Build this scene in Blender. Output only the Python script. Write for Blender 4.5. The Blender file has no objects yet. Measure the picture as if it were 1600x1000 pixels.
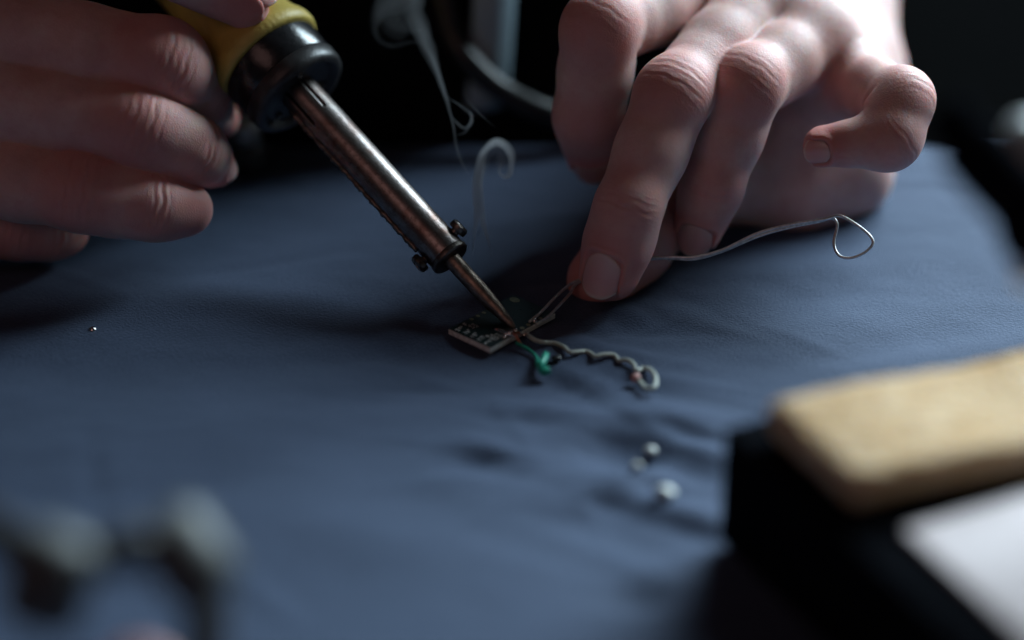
import bpy, bmesh, math, random
import numpy as np
from mathutils import Vector, Matrix

# ------------------------------------------------------------------ camera, world, lights, exposure
SC = bpy.context.scene
PITCH = math.radians(29.3)          # camera looks down on the table by this much
FOC = 0.650                         # distance to the plane of focus (m)
LENS = 88.0
FPX = LENS / 36.0 * 1600.0
sP, cP = math.sin(PITCH), math.cos(PITCH)
AX = np.array([[1, 0, 0], [0, sP, cP], [0, cP, -sP]])      # right, up, forward
cam_d = bpy.data.cameras.new('camera')
cam = bpy.data.objects.new('camera', cam_d)
SC.collection.objects.link(cam)
cam.location = (0, -FOC * cP, FOC * sP)
cam.rotation_euler = (math.pi / 2 - PITCH, 0, 0)
cam_d.lens = LENS
cam_d.sensor_width = 36.0
cam_d.clip_start = 0.01
cam_d.clip_end = 50
cam_d.dof.use_dof = True
cam_d.dof.focus_distance = FOC
cam_d.dof.aperture_fstop = 2.5
cam_d.dof.aperture_blades = 9
SC.camera = cam

W = bpy.data.worlds.new('World')
SC.world = W
W.use_nodes = True
bg = W.node_tree.nodes['Background']
bg.inputs[0].default_value = (0.85, 0.75, 0.75, 1)
bg.inputs[1].default_value = 0.009


def area(name, loc, aim, size, power, col, size_y=None):
    l = bpy.data.lights.new(name, 'AREA')
    l.energy = power
    l.color = col
    l.size = size
    if size_y:
        l.shape = 'RECTANGLE'
        l.size_y = size_y
    o = bpy.data.objects.new(name, l)
    o.location = loc
    o.rotation_euler = (Vector(aim) - Vector(loc)).to_track_quat('-Z', 'Y').to_euler()
    SC.collection.objects.link(o)
    return o


area('window_light', (1.0, 1.52, 1.06), (0.0, 0.0, 0.02), 1.9, 200.0, (0.71, 0.90, 1.0), 1.1)
area('fill_light', (-0.5, -0.9, 0.9), (0, 0, 0.03), 0.6, 0.80, (1.0, 0.56, 0.52))  # added warm fill that reddens the shaded skin, no lamp stands there

SC.view_settings.view_transform = 'Standard'
SC.view_settings.look = 'None'
SC.view_settings.exposure = 0.0
SC.view_settings.gamma = 1.0
SC.cycles.use_denoising = True
SC.cycles.max_bounces = 8
SC.cycles.volume_bounces = 1
SC.cycles.sample_clamp_indirect = 4.0

# ------------------------------------------------------------------ helpers
rng = np.random.default_rng(7)
random.seed(7)


def cm(px, py, d):
    """camera-frame millimetres of a photo position seen d mm beyond the plane of focus"""
    D = FOC * 1000 + d
    return np.array([(px - 800) / FPX * D, (500 - py) / FPX * D, d])


def c2w(p):
    """camera-frame millimetres -> world metres"""
    return (np.asarray(p, float) @ AX) * 0.001


def at(px, py, d):
    return c2w(cm(px, py, d))


def on(px, py, h=0.0):
    """world point at height h (m) on the table under a photo position"""
    r = np.array([(px - 800) / FPX, (500 - py) / FPX, 1.0]) @ AX
    o = np.array(cam.location)
    t = (h - o[2]) / r[2]
    return o + r * t


def link(o, parent=None):
    SC.collection.objects.link(o)
    if parent is not None:
        o.parent = parent
    return o


def mesh_obj(name, verts, faces, mat, parent=None, smooth=True):
    me = bpy.data.meshes.new(name)
    me.from_pydata([tuple(map(float, v)) for v in verts], [], [tuple(int(i) for i in f) for f in faces])
    me.update()
    if smooth:
        me.polygons.foreach_set('use_smooth', [True] * len(me.polygons))
    if mat is not None:
        me.materials.append(mat)
    o = bpy.data.objects.new(name, me)
    return link(o, parent)


def quad_mesh(name, V, Q, mat, parent=None):
    """fast mesh from numpy arrays of verts and quads"""
    me = bpy.data.meshes.new(name)
    me.vertices.add(len(V))
    me.vertices.foreach_set('co', np.asarray(V, np.float32).ravel())
    me.loops.add(len(Q) * 4)
    me.loops.foreach_set('vertex_index', np.asarray(Q, np.int32).ravel())
    me.polygons.add(len(Q))
    me.polygons.foreach_set('loop_start', np.arange(len(Q), dtype=np.int32) * 4)
    me.polygons.foreach_set('loop_total', np.full(len(Q), 4, np.int32))
    me.polygons.foreach_set('use_smooth', np.ones(len(Q), bool))
    me.update(calc_edges=True)
    me.validate()
    if mat is not None:
        me.materials.append(mat)
    o = bpy.data.objects.new(name, me)
    return link(o, parent)


def thing(name, label, cat, loc=(0, 0, 0), group=None):
    o = bpy.data.objects.new(name, None)
    o.empty_display_size = 0.005
    o.location = loc
    tag(o, label, cat, group)
    return link(o)


def tag(o, label=None, cat=None, group=None, kind=None):
    if label:
        o['label'] = label
    if cat:
        o['category'] = cat
    if group:
        o['group'] = group
    if kind:
        o['kind'] = kind
    return o


def adopt(part, parent):
    """parent a part that was built in world coordinates"""
    part.parent = parent
    part.matrix_parent_inverse = Matrix.Translation(parent.location).inverted() @ Matrix.Identity(4)
    return part


def smooth_path(pts, n=8):
    """Catmull-Rom through points"""
    P = np.asarray(pts, float)
    P = np.vstack([2 * P[0] - P[1], P, 2 * P[-1] - P[-2]])
    out = []
    for i in range(1, len(P) - 2):
        for k in range(n):
            t = k / n
            a, b, c, d = P[i - 1], P[i], P[i + 1], P[i + 2]
            out.append(0.5 * (2 * b + (c - a) * t + (2 * a - 5 * b + 4 * c - d) * t * t + (3 * b - a - 3 * c + d) * t ** 3))
    out.append(P[-2])
    return np.array(out)


def tube(path, rad, n=10, flat=None, caps=True):
    """sweep a circle (or an ellipse: flat = (second radius factor, direction)) along a path; verts, faces"""
    P = np.asarray(path, float)
    m = len(P)
    R = np.broadcast_to(np.asarray(rad, float), (m,))
    T = np.gradient(P, axis=0)
    T /= np.linalg.norm(T, axis=1)[:, None] + 1e-12
    ref = np.array([0, 0, 1.0]) if abs(T[0][2]) < 0.9 else np.array([1.0, 0, 0])
    if flat is not None:
        ref = np.asarray(flat[1], float)
    N = ref - T[0] * np.dot(ref, T[0])
    N /= np.linalg.norm(N)
    V = []
    for i in range(m):
        if flat is not None:
            N = ref
        N = N - T[i] * np.dot(N, T[i])
        N /= np.linalg.norm(N) + 1e-12
        B = np.cross(T[i], N)
        for k in range(n):
            a = 2 * math.pi * k / n
            f = 1.0 if flat is None else (flat[0] if np.isscalar(flat[0]) else flat[0][i])
            V.append(P[i] + R[i] * (math.cos(a) * N * f + math.sin(a) * B))
    F = []
    for i in range(m - 1):
        for k in range(n):
            k2 = (k + 1) % n
            F.append((i * n + k, i * n + k2, (i + 1) * n + k2, (i + 1) * n + k))
    if caps:
        F.append(tuple(range(n - 1, -1, -1)))
        F.append(tuple((m - 1) * n + k for k in range(n)))
    return V, F


def frame_of(axis, hint=(0, 0, 1)):
    a = np.asarray(axis, float)
    a = a / np.linalg.norm(a)
    h = np.asarray(hint, float)
    n = h - a * np.dot(h, a)
    n /= np.linalg.norm(n)
    return a, n, np.cross(a, n)


def lathe(prof, org, axis, hint=(0, 0, 1), n=48, close=False):
    """prof: (t along axis, radius) pairs in metres"""
    a, nn, b = frame_of(axis, hint)
    V, F = [], []
    m = len(prof)
    for (t, r) in prof:
        for k in range(n):
            ang = 2 * math.pi * k / n
            V.append(np.asarray(org) + a * t + r * (math.cos(ang) * nn + math.sin(ang) * b))
    for i in range(m - 1 if not close else m):
        j = (i + 1) % m
        for k in range(n):
            k2 = (k + 1) % n
            F.append((i * n + k, j * n + k, j * n + k2, i * n + k2))
    if not close:
        F.append(tuple(range(n)))
        F.append(tuple((m - 1) * n + k for k in range(n - 1, -1, -1)))
    return V, F


def fix_normals(o):
    bm = bmesh.new()
    bm.from_mesh(o.data)
    bmesh.ops.recalc_face_normals(bm, faces=bm.faces)
    bm.to_mesh(o.data)
    bm.free()
    return o


def sharp(o, ang=40):
    o.data.set_sharp_from_angle(angle=math.radians(ang))
    return o


def box_obj(name, org, ex, ey, ez, sx, sy, sz, mat, parent=None, bevel=0.0006, seg=3):
    """box with one bottom corner at org spanning the axes ex, ey, ez"""
    ex, ey, ez = (np.asarray(v, float) for v in (ex, ey, ez))
    bm = bmesh.new()
    vs = []
    for k in (0, 1):
        for (i, j) in ((0, 0), (1, 0), (1, 1), (0, 1)):
            vs.append(bm.verts.new(tuple(np.asarray(org) + ex * sx * i + ey * sy * j + ez * sz * k)))
    for f in ((3, 2, 1, 0), (4, 5, 6, 7), (0, 1, 5, 4), (1, 2, 6, 5), (2, 3, 7, 6), (3, 0, 4, 7)):
        bm.faces.new([vs[i] for i in f])
    bmesh.ops.recalc_face_normals(bm, faces=bm.faces)
    if bevel:
        bmesh.ops.bevel(bm, geom=list(bm.edges), offset=bevel, segments=seg, affect='EDGES', profile=0.5)
    me = bpy.data.meshes.new(name)
    bm.to_mesh(me)
    bm.free()
    me.materials.append(mat)
    o = bpy.data.objects.new(name, me)
    link(o, parent)
    me.polygons.foreach_set('use_smooth', [True] * len(me.polygons))
    sharp(o, 35)
    return o


# ------------------------------------------------------------------ materials
class NT:
    def __init__(self, name):
        self.m = bpy.data.materials.new(name)
        self.m.use_nodes = True
        self.t = self.m.node_tree
        self.b = self.t.nodes.get('Principled BSDF')
        self.out = self.t.nodes.get('Material Output')

    def n(self, kind, **kw):
        nd = self.t.nodes.new(kind)
        for k, v in kw.items():
            if k.startswith('i_'):
                nd.inputs[k[2:].replace('_', ' ')].default_value = v
            else:
                setattr(nd, k, v)
        return nd

    def l(self, a, b):
        self.t.links.new(a, b)

    def set(self, **kw):
        for k, v in kw.items():
            self.b.inputs[k.replace('_', ' ')].default_value = v
        return self

    def coord(self, scale=1.0):
        tc = self.n('ShaderNodeTexCoord')
        mp = self.n('ShaderNodeMapping')
        mp.inputs['Scale'].default_value = (scale,) * 3 if np.isscalar(scale) else scale
        self.l(tc.outputs['Object'], mp.inputs['Vector'])
        return mp.outputs[0]

    def noise(self, scale, detail=4, rough=0.55, vec=None, dist=0.0):
        nd = self.n('ShaderNodeTexNoise')
        nd.inputs['Scale'].default_value = scale
        nd.inputs['Detail'].default_value = detail
        nd.inputs['Roughness'].default_value = rough
        nd.inputs['Distortion'].default_value = dist
        self.l(vec if vec is not None else self.coord(), nd.inputs['Vector'])
        return nd.outputs['Fac']

    def ramp(self, fac, stops):
        r = self.n('ShaderNodeValToRGB')
        e = r.color_ramp.elements
        while len(e) < len(stops):
            e.new(0.5)
        for el, (p, c) in zip(e, stops):
            el.position = p
            el.color = (*c, 1) if len(c) == 3 else c
        self.l(fac, r.inputs[0])
        return r.outputs[0]

    def math(self, op, a, b=None, clamp=False):
        nd = self.n('ShaderNodeMath', operation=op, use_clamp=clamp)
        for i, v in enumerate((a, b)):
            if v is None:
                continue
            if isinstance(v, (int, float)):
                nd.inputs[i].default_value = v
            else:
                self.l(v, nd.inputs[i])
        return nd.outputs[0]

    def mix(self, fac, a, b, mode='MIX'):
        nd = self.n('ShaderNodeMix', data_type='RGBA', blend_type=mode)
        for i, v in ((0, fac), (6, a), (7, b)):
            if isinstance(v, (int, float)):
                nd.inputs[i].default_value = v
            elif isinstance(v, tuple):
                nd.inputs[i].default_value = (*v, 1) if len(v) == 3 else v
            else:
                self.l(v, nd.inputs[i])
        return nd.outputs[2]

    def bump(self, h, dist, strength=1.0, prev=None):
        nd = self.n('ShaderNodeBump')
        nd.inputs['Strength'].default_value = strength
        nd.inputs['Distance'].default_value = dist
        self.l(h, nd.inputs['Height'])
        if prev is not None:
            self.l(prev, nd.inputs['Normal'])
        return nd.outputs[0]

    def col(self, c):
        self.l(c, self.b.inputs['Base Color'])

    def nrm(self, c):
        self.l(c, self.b.inputs['Normal'])


def simple(name, c, rough=0.5, metal=0.0, var=0.25, scale=300, bump=0.0, bscale=1500, **kw):
    t = NT(name)
    t.set(Roughness=rough, Metallic=metal, **kw)
    f = t.noise(scale, 5)
    lo = tuple(max(0, x * (1 - var)) for x in c)
    hi = tuple(min(1, x * (1 + var)) for x in c)
    t.col(t.ramp(f, [(0.3, lo), (0.7, hi)]))
    rr = t.noise(scale * 1.7, 5)
    rm = t.n('ShaderNodeMapRange')
    t.l(rr, rm.inputs[0])
    rm.inputs[3].default_value = max(0.02, rough * 0.75)
    rm.inputs[4].default_value = min(1, rough * 1.25)
    t.l(rm.outputs[0], t.b.inputs['Roughness'])
    if bump:
        t.nrm(t.bump(t.noise(bscale, 3), bump))
    return t.m


def skin_material():
    t = NT('skin')
    t.set(Roughness=0.42)
    t.b.inputs['Subsurface Weight'].default_value = 1.0
    t.b.inputs['Subsurface Radius'].default_value = (1.0, 0.34, 0.20)
    t.b.inputs['Subsurface Scale'].default_value = 0.0013
    t.b.inputs['Specular IOR Level'].default_value = 0.28
    a_red = t.n('ShaderNodeAttribute', attribute_name='red').outputs['Fac']
    a_wt = t.n('ShaderNodeAttribute', attribute_name='wt').outputs['Fac']
    a_wm = t.n('ShaderNodeAttribute', attribute_name='wm').outputs['Fac']
    v = t.coord()
    n1 = t.noise(70, 5, 0.6, v)
    n2 = t.noise(420, 4, 0.6, v)
    base = t.ramp(n1, [(0.30, (0.59, 0.345, 0.315)), (0.52, (0.70, 0.465, 0.43)), (0.70, (0.76, 0.56, 0.52))])
    base = t.mix(t.math('MULTIPLY', t.ramp(n2, [(0.5, (0, 0, 0)), (0.75, (1, 1, 1))]), 0.35), base, (0.58, 0.28, 0.26))
    red = t.math('MULTIPLY', a_red, t.math('ADD', n1, 0.45), clamp=True)
    base = t.mix(red, base, (0.60, 0.24, 0.22))
    t.col(base)
    # folds over the joints: ridges across the finger, bent by noise
    warp = t.noise(180, 3, 0.6, v)
    ph = t.math('ADD', t.math('MULTIPLY', a_wt, 2.3), t.math('MULTIPLY', warp, 5.0))
    s = t.math('SINE', ph)
    s = t.math('POWER', t.math('ABSOLUTE', s), 0.45)
    brk = t.noise(330, 3, 0.6, v)
    fold = t.math('MULTIPLY', t.math('MULTIPLY', t.math('SUBTRACT', s, 1.0), a_wm), brk)
    vor = t.n('ShaderNodeTexVoronoi', feature='DISTANCE_TO_EDGE')
    vor.inputs['Scale'].default_value = 1150
    vor.inputs['Randomness'].default_value = 1.0
    vw = t.n('ShaderNodeVectorMath', operation='ADD')
    t.l(v, vw.inputs[0])
    nz = t.n('ShaderNodeTexNoise')
    nz.inputs['Scale'].default_value = 600
    t.l(v, nz.inputs['Vector'])
    sc = t.n('ShaderNodeVectorMath', operation='SCALE')
    t.l(nz.outputs['Color'], sc.inputs[0])
    sc.inputs['Scale'].default_value = 0.0012
    t.l(sc.outputs[0], vw.inputs[1])
    t.l(vw.outputs[0], vor.inputs['Vector'])
    cells = t.math('MINIMUM', vor.outputs['Distance'], 0.25)
    b1 = t.bump(fold, 0.00013, 0.8)
    b2 = t.bump(cells, 0.00030, 0.35, b1)
    b3 = t.bump(n2, 0.00030, 0.25, b2)
    t.nrm(b3)
    rg = t.n('ShaderNodeMapRange')
    t.l(n2, rg.inputs[0])
    rg.inputs[3].default_value = 0.46
    rg.inputs[4].default_value = 0.62
    t.l(rg.outputs[0], t.b.inputs['Roughness'])
    return t.m


def nail_material():
    t = NT('nail')
    t.set(Roughness=0.20)
    t.b.inputs['Subsurface Weight'].default_value = 0.8
    t.b.inputs['Subsurface Radius'].default_value = (1.0, 0.4, 0.3)
    t.b.inputs['Subsurface Scale'].default_value = 0.0012
    av = t.n('ShaderNodeAttribute', attribute_name='nv').outputs['Fac']
    c = t.ramp(av, [(0.0, (0.72, 0.47, 0.43)), (0.25, (0.71, 0.41, 0.38)), (0.6, (0.68, 0.36, 0.34)), (0.90, (0.69, 0.38, 0.35)), (0.96, (0.70, 0.51, 0.45)), (1.0, (0.70, 0.55, 0.48))])
    t.col(c)
    t.nrm(t.bump(t.noise(700, 3), 0.00012, 0.5))
    return t.m


def cloth_material():
    t = NT('blue_cloth')
    v = t.coord()
    t.set(Roughness=0.78)
    t.b.inputs['Specular IOR Level'].default_value = 0.18
    t.b.inputs['Sheen Weight'].default_value = 0.22
    t.b.inputs['Sheen Roughness'].default_value = 0.45
    t.b.inputs['Sheen Tint'].default_value = (0.6, 0.75, 1.0, 1)
    n1 = t.noise(14, 5, 0.6, v)
    n2 = t.noise(1400, 3, 0.7, v)
    c = t.ramp(n1, [(0.3, (0.031, 0.048, 0.088)), (0.7, (0.045, 0.064, 0.114))])
    c = t.mix(0.5, c, t.ramp(n2, [(0.3, (0.024, 0.038, 0.074)), (0.7, (0.064, 0.085, 0.148))]))
    t.col(c)
    w1 = t.n('ShaderNodeTexWave', wave_type='BANDS', bands_direction='DIAGONAL')
    w1.inputs['Scale'].default_value = 420
    w1.inputs['Distortion'].default_value = 1.5
    t.l(v, w1.inputs['Vector'])
    b1 = t.bump(w1.outputs['Fac'], 0.00003, 0.4)
    b2 = t.bump(n2, 0.00045, 0.8, b1)
    t.nrm(b2)
    return t.m


def shaft_material():
    t = NT('heated_steel')
    t.set(Metallic=1.0, Roughness=0.3)
    v = t.coord()
    n1 = t.noise(90, 5, 0.6, v)
    n2 = t.noise(900, 4, 0.65, v)
    c = t.ramp(n1, [(0.3, (0.17, 0.105, 0.085)), (0.48, (0.30, 0.27, 0.26)), (0.7, (0.15, 0.095, 0.08))])
    c = t.mix(t.ramp(n2, [(0.52, (0, 0, 0)), (0.72, (0.8, 0.8, 0.8))]), c, (0.10, 0.07, 0.06))
    t.col(c)
    rm = t.n('ShaderNodeMapRange')
    t.l(n2, rm.inputs[0])
    rm.inputs[3].default_value = 0.22
    rm.inputs[4].default_value = 0.5
    t.l(rm.outputs[0], t.b.inputs['Roughness'])
    t.nrm(t.bump(n2, 0.00010, 0.5))
    return t.m


M = {}
M['skin'] = skin_material()
M['nail'] = nail_material()
M['cloth'] = cloth_material()
M['shaft'] = shaft_material()
M['yellow'] = simple('yellow_rubber', (0.58, 0.43, 0.10), 0.48, 0, 0.12, 160, 0.0002, 900)
M['black_gloss'] = simple('black_plastic', (0.016, 0.016, 0.018), 0.22, 0, 0.3, 500, 0.00004, 900)
M['black_satin'] = simple('black_bakelite', (0.030, 0.029, 0.030), 0.40, 0, 0.4, 300, 0.00008, 1500)
M['steel_dark'] = simple('darkened_steel', (0.16, 0.14, 0.125), 0.38, 1.0, 0.35, 700, 0.0001, 1500)
M['tip'] = simple('oxidised_tip', (0.25, 0.20, 0.165), 0.45, 1.0, 0.5, 420, 0.00015, 1200)
M['solder'] = simple('solder', (0.72, 0.72, 0.74), 0.22, 1.0, 0.15, 800, 0.0)
M['wire'] = simple('tinned_wire', (0.62, 0.61, 0.60), 0.42, 0.75, 0.25, 900)
M['copper'] = simple('copper_strand', (0.62, 0.30, 0.20), 0.35, 1.0, 0.2, 900)
M['pcb'] = simple('solder_mask', (0.004, 0.020, 0.022), 0.30, 0, 0.3, 500)
M['fr4'] = simple('board_edge', (0.78, 0.79, 0.73), 0.65, 0, 0.25, 900, 0.00008, 2000)
M['silk'] = simple('white_print', (0.82, 0.84, 0.83), 0.7, 0, 0.1, 1500)
M['pad'] = simple('gold_pad', (0.45, 0.40, 0.26), 0.35, 1.0, 0.25, 900)
M['insul'] = simple('grey_insulation', (0.42, 0.45, 0.40), 0.45, 0, 0.15, 400)
M['green'] = simple('green_insulation', (0.02, 0.36, 0.24), 0.42, 0, 0.15, 400)
M['pink'] = simple('pink_core', (0.62, 0.33, 0.30), 0.55, 0, 0.15, 400)
M['bead'] = simple('pale_bead', (0.40, 0.42, 0.40), 0.5, 0, 0.15, 400)
M['glint'] = simple('glint_bead', (0.42, 0.43, 0.42), 0.55, 0.4, 0.15, 800)  # pale colour of the beads that stand for glints
M['black_rub'] = simple('black_rubber', (0.018, 0.018, 0.020), 0.33, 0, 0.3, 300)
M['black_mat'] = simple('black_paint', (0.005, 0.0055, 0.007), 0.9, 0, 0.3, 200)
M['white_plate'] = simple('white_enamel', (0.58, 0.50, 0.50), 0.8, 0, 0.06, 60)
M['white_plate'].node_tree.nodes['Principled BSDF'].inputs['Specular IOR Level'].default_value = 0.2
M['black_mat'].node_tree.nodes['Principled BSDF'].inputs['Specular IOR Level'].default_value = 0.0
M['grey_metal'] = simple('grey_metal', (0.065, 0.068, 0.068), 0.55, 0.2, 0.2, 120)
M['pale_metal'] = simple('pale_metal', (0.42, 0.43, 0.43), 0.45, 0.4, 0.2, 120)
M['dark_wall'] = simple('dark_wall', (0.006, 0.0065, 0.008), 0.9, 0, 0.4, 6)
M['grey_post'] = simple('grey_shirt', (0.34, 0.46, 0.53), 0.85, 0, 0.1, 10)
M['black_wool'] = simple('black_fabric', (0.006, 0.006, 0.007), 0.95, 0, 0.4, 40)
M['black_wool'].node_tree.nodes['Principled BSDF'].inputs['Specular IOR Level'].default_value = 0.1


def sponge_material():
    t = NT('cellulose_sponge')
    v = t.coord()
    t.set(Roughness=0.9)
    t.b.inputs['Specular IOR Level'].default_value = 0.15
    t.b.inputs['Subsurface Weight'].default_value = 0.35
    t.b.inputs['Subsurface Radius'].default_value = (1.0, 0.6, 0.25)
    t.b.inputs['Subsurface Scale'].default_value = 0.003
    n1 = t.noise(60, 5, 0.65, v)
    vo = t.n('ShaderNodeTexVoronoi')
    vo.inputs['Scale'].default_value = 420
    t.l(v, vo.inputs['Vector'])
    c = t.ramp(n1, [(0.3, (0.42, 0.26, 0.125)), (0.55, (0.51, 0.355, 0.215)), (0.75, (0.57, 0.43, 0.29))])
    pore = t.ramp(vo.outputs['Distance'], [(0.12, (0.55, 0.35, 0.14)), (0.4, (1, 1, 1))])
    t.col(t.mix(0.55, c, pore, 'MULTIPLY'))
    t.nrm(t.bump(vo.outputs['Distance'], 0.0006, 0.8))
    return t.m


def smoke_material():
    m = bpy.data.materials.new('smoke')
    m.use_nodes = True
    nt = m.node_tree
    nt.nodes.remove(nt.nodes['Principled BSDF'])
    pv = nt.nodes.new('ShaderNodeVolumePrincipled')
    pv.inputs['Color'].default_value = (0.92, 0.94, 0.98, 1)
    pv.inputs['Density'].default_value = 66.0
    pv.inputs['Anisotropy'].default_value = 0.35
    nt.links.new(pv.outputs[0], nt.nodes['Material Output'].inputs['Volume'])
    return m


M['sponge'] = sponge_material()
M['smoke'] = smoke_material()


# ------------------------------------------------------------------ implicit surfaces for the hands
def smin(a, b, k):
    h = np.maximum(k - np.abs(a - b), 0.0) / k
    return np.minimum(a, b) - h * h * k * 0.25


class Field:
    BIG = 60.0

    def __init__(self, lo, hi, h):
        self.h = h
        self.lo = np.asarray(lo, float)
        self.n = np.ceil((np.asarray(hi) - self.lo) / h).astype(int) + 1
        self.ax = [(self.lo[i] + h * np.arange(self.n[i])).astype(np.float32) for i in range(3)]
        self.D = np.full(self.n, self.BIG, np.float32)

    def block(self, lo, hi):
        i0 = np.clip(np.floor((np.asarray(lo) - self.lo) / self.h).astype(int), 0, self.n - 1)
        i1 = np.clip(np.ceil((np.asarray(hi) - self.lo) / self.h).astype(int) + 1, 1, self.n)
        i1 = np.maximum(i1, i0 + 1)
        return tuple(slice(a, b) for a, b in zip(i0, i1))

    def xyz(self, s):
        return (self.ax[0][s[0]][:, None, None], self.ax[1][s[1]][None, :, None], self.ax[2][s[2]][None, None, :])


def round_cone(x, y, z, a, b, r1, r2):
    a = np.asarray(a, np.float32)
    b = np.asarray(b, np.float32)
    ba = b - a
    l2 = float(ba @ ba)
    rr = r1 - r2
    a2 = max(l2 - rr * rr, 1e-6)
    il2 = 1.0 / max(l2, 1e-9)
    px, py, pz = x - a[0], y - a[1], z - a[2]
    yy = px * ba[0] + py * ba[1] + pz * ba[2]
    zz = yy - l2
    qx, qy, qz = px * l2 - ba[0] * yy, py * l2 - ba[1] * yy, pz * l2 - ba[2] * yy
    x2 = qx * qx + qy * qy + qz * qz
    y2 = yy * yy * l2
    z2 = zz * zz * l2
    k = np.sign(rr) * rr * rr * x2
    d = (np.sqrt(np.maximum(x2 * a2 * il2, 0)) + yy * rr) * il2 - r1
    c1 = np.sign(zz) * a2 * z2 > k
    c2 = np.sign(yy) * a2 * y2 < k
    d = np.where(c1, np.sqrt(np.maximum(x2 + z2, 0)) * il2 - r2, d)
    d = np.where(~c1 & c2, np.sqrt(np.maximum(x2 + y2, 0)) * il2 - r1, d)
    return d.astype(np.float32)


def ellipsoid(x, y, z, c, axes, rad):
    """axes: 3 unit vectors, rad: 3 radii (approximate distance)"""
    px, py, pz = x - c[0], y - c[1], z - c[2]
    q0 = 0.0
    q1 = 0.0
    for a, r in zip(axes, rad):
        t = px * a[0] + py * a[1] + pz * a[2]
        q0 = q0 + (t / r) ** 2
        q1 = q1 + (t / (r * r)) ** 2
    k0 = np.sqrt(q0)
    k1 = np.sqrt(q1)
    return (k0 * (k0 - 1.0) / np.maximum(k1, 1e-6)).astype(np.float32)


def prim_eval(p, x, y, z):
    if p[0] == 'cone':
        return round_cone(x, y, z, *p[1:5])
    return ellipsoid(x, y, z, *p[1:4])


def prim_box(p):
    if p[0] == 'cone':
        a, b, r1, r2 = p[1:5]
        r = max(r1, r2)
        return np.minimum(a, b) - r, np.maximum(a, b) + r
    c, axes, rad = p[1:4]
    r = max(rad)
    return np.asarray(c) - r, np.asarray(c) + r


def prims_field(prims, k, F, pad=7.0):
    """smooth union of primitives, on the block of F that holds them"""
    los, his = zip(*[prim_box(p) for p in prims])
    s = F.block(np.min(los, 0) - pad, np.max(his, 0) + pad)
    shp = tuple(len(F.ax[i][s[i]]) for i in range(3))
    D = np.full(shp, F.BIG, np.float32)
    for p in prims:
        lo, hi = prim_box(p)
        q = F.block(lo - pad, hi + pad)
        rel = tuple(slice(max(q[i].start, s[i].start) - s[i].start, min(q[i].stop, s[i].stop) - s[i].start) for i in range(3))
        if any(r.stop <= r.start for r in rel):
            continue
        absq = tuple(slice(r.start + s[i].start, r.stop + s[i].start) for i, r in enumerate(rel))
        kk = p[-1] if isinstance(p[-1], dict) else {}
        D[rel] = smin(D[rel], prim_eval(p, *F.xyz(absq)), kk.get('k', k))
    return s, D


def prims_at(prims, k, P):
    x, y, z = P[:, 0], P[:, 1], P[:, 2]
    D = np.full(len(P), 60.0, np.float32)
    for p in prims:
        kk = p[-1] if isinstance(p[-1], dict) else {}
        D = smin(D, prim_eval(p, x, y, z), kk.get('k', k))
    return D


def surface_nets(D, lo, h):
    S = D < 0
    nx, ny, nz = D.shape
    cnt = np.zeros((nx - 1, ny - 1, nz - 1), np.int8)
    for i in (0, 1):
        for j in (0, 1):
            for k in (0, 1):
                cnt += S[i:nx - 1 + i, j:ny - 1 + j, k:nz - 1 + k]
    act = np.argwhere((cnt > 0) & (cnt < 8))
    idx = np.full(cnt.shape, -1, np.int32)
    idx[act[:, 0], act[:, 1], act[:, 2]] = np.arange(len(act))
    corners = [(i, j, k) for i in (0, 1) for j in (0, 1) for k in (0, 1)]
    val = {c: D[act[:, 0] + c[0], act[:, 1] + c[1], act[:, 2] + c[2]] for c in corners}
    acc = np.zeros((len(act), 3))
    num = np.zeros(len(act))
    for c in corners:
        for ax in range(3):
            if c[ax] == 0:
                c2 = list(c)
                c2[ax] = 1
                a, b = val[c], val[tuple(c2)]
                m = (a < 0) != (b < 0)
                t = np.where(m, a / np.where(m, a - b, 1), 0)
                p = np.tile(np.array(c, float), (len(act), 1))
                p[:, ax] = t
                acc += p * m[:, None]
                num += m
    V = (act + acc / num[:, None]) * h + lo
    Q = []
    for ax in range(3):
        o1, o2 = [(1, 2), (2, 0), (0, 1)][ax]
        a = [slice(None)] * 3
        b = [slice(None)] * 3
        a[ax] = slice(0, -1)
        b[ax] = slice(1, None)
        sa, sb = S[tuple(a)], S[tuple(b)]
        e = np.argwhere(sa != sb)
        ok = (e[:, o1] > 0) & (e[:, o2] > 0) & (e[:, o1] < D.shape[o1] - 1) & (e[:, o2] < D.shape[o2] - 1)
        e = e[ok]
        ins = sa[e[:, 0], e[:, 1], e[:, 2]]
        c = []
        for (u, v) in ((-1, -1), (0, -1), (0, 0), (-1, 0)):
            q = e.copy()
            q[:, o1] += u
            q[:, o2] += v
            c.append(idx[q[:, 0], q[:, 1], q[:, 2]])
        c = np.stack(c, 1)
        c[~ins] = c[~ins][:, ::-1]
        Q.append(c)
    Q = np.concatenate(Q)
    Q = Q[(Q >= 0).all(1)]
    return V, Q


def relax(V, Q, it=6, lam=0.5, mu=-0.52):
    E = np.concatenate([Q[:, [0, 1]], Q[:, [1, 2]], Q[:, [2, 3]], Q[:, [3, 0]]])
    E = np.concatenate([E, E[:, ::-1]])
    deg = np.bincount(E[:, 0], minlength=len(V)).astype(float)
    for i in range(it):
        for f in (lam, mu):
            avg = np.stack([np.bincount(E[:, 0], weights=V[E[:, 1], k], minlength=len(V)) for k in range(3)], 1) / np.maximum(deg, 1)[:, None]
            V = V + f * (avg - V)
    return V


def unit(v):
    v = np.asarray(v, float)
    return v / (np.linalg.norm(v) + 1e-12)


def sstep(a, b, x):
    t = np.clip((x - a) / (b - a), 0, 1)
    return t * t * (3 - 2 * t)


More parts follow.
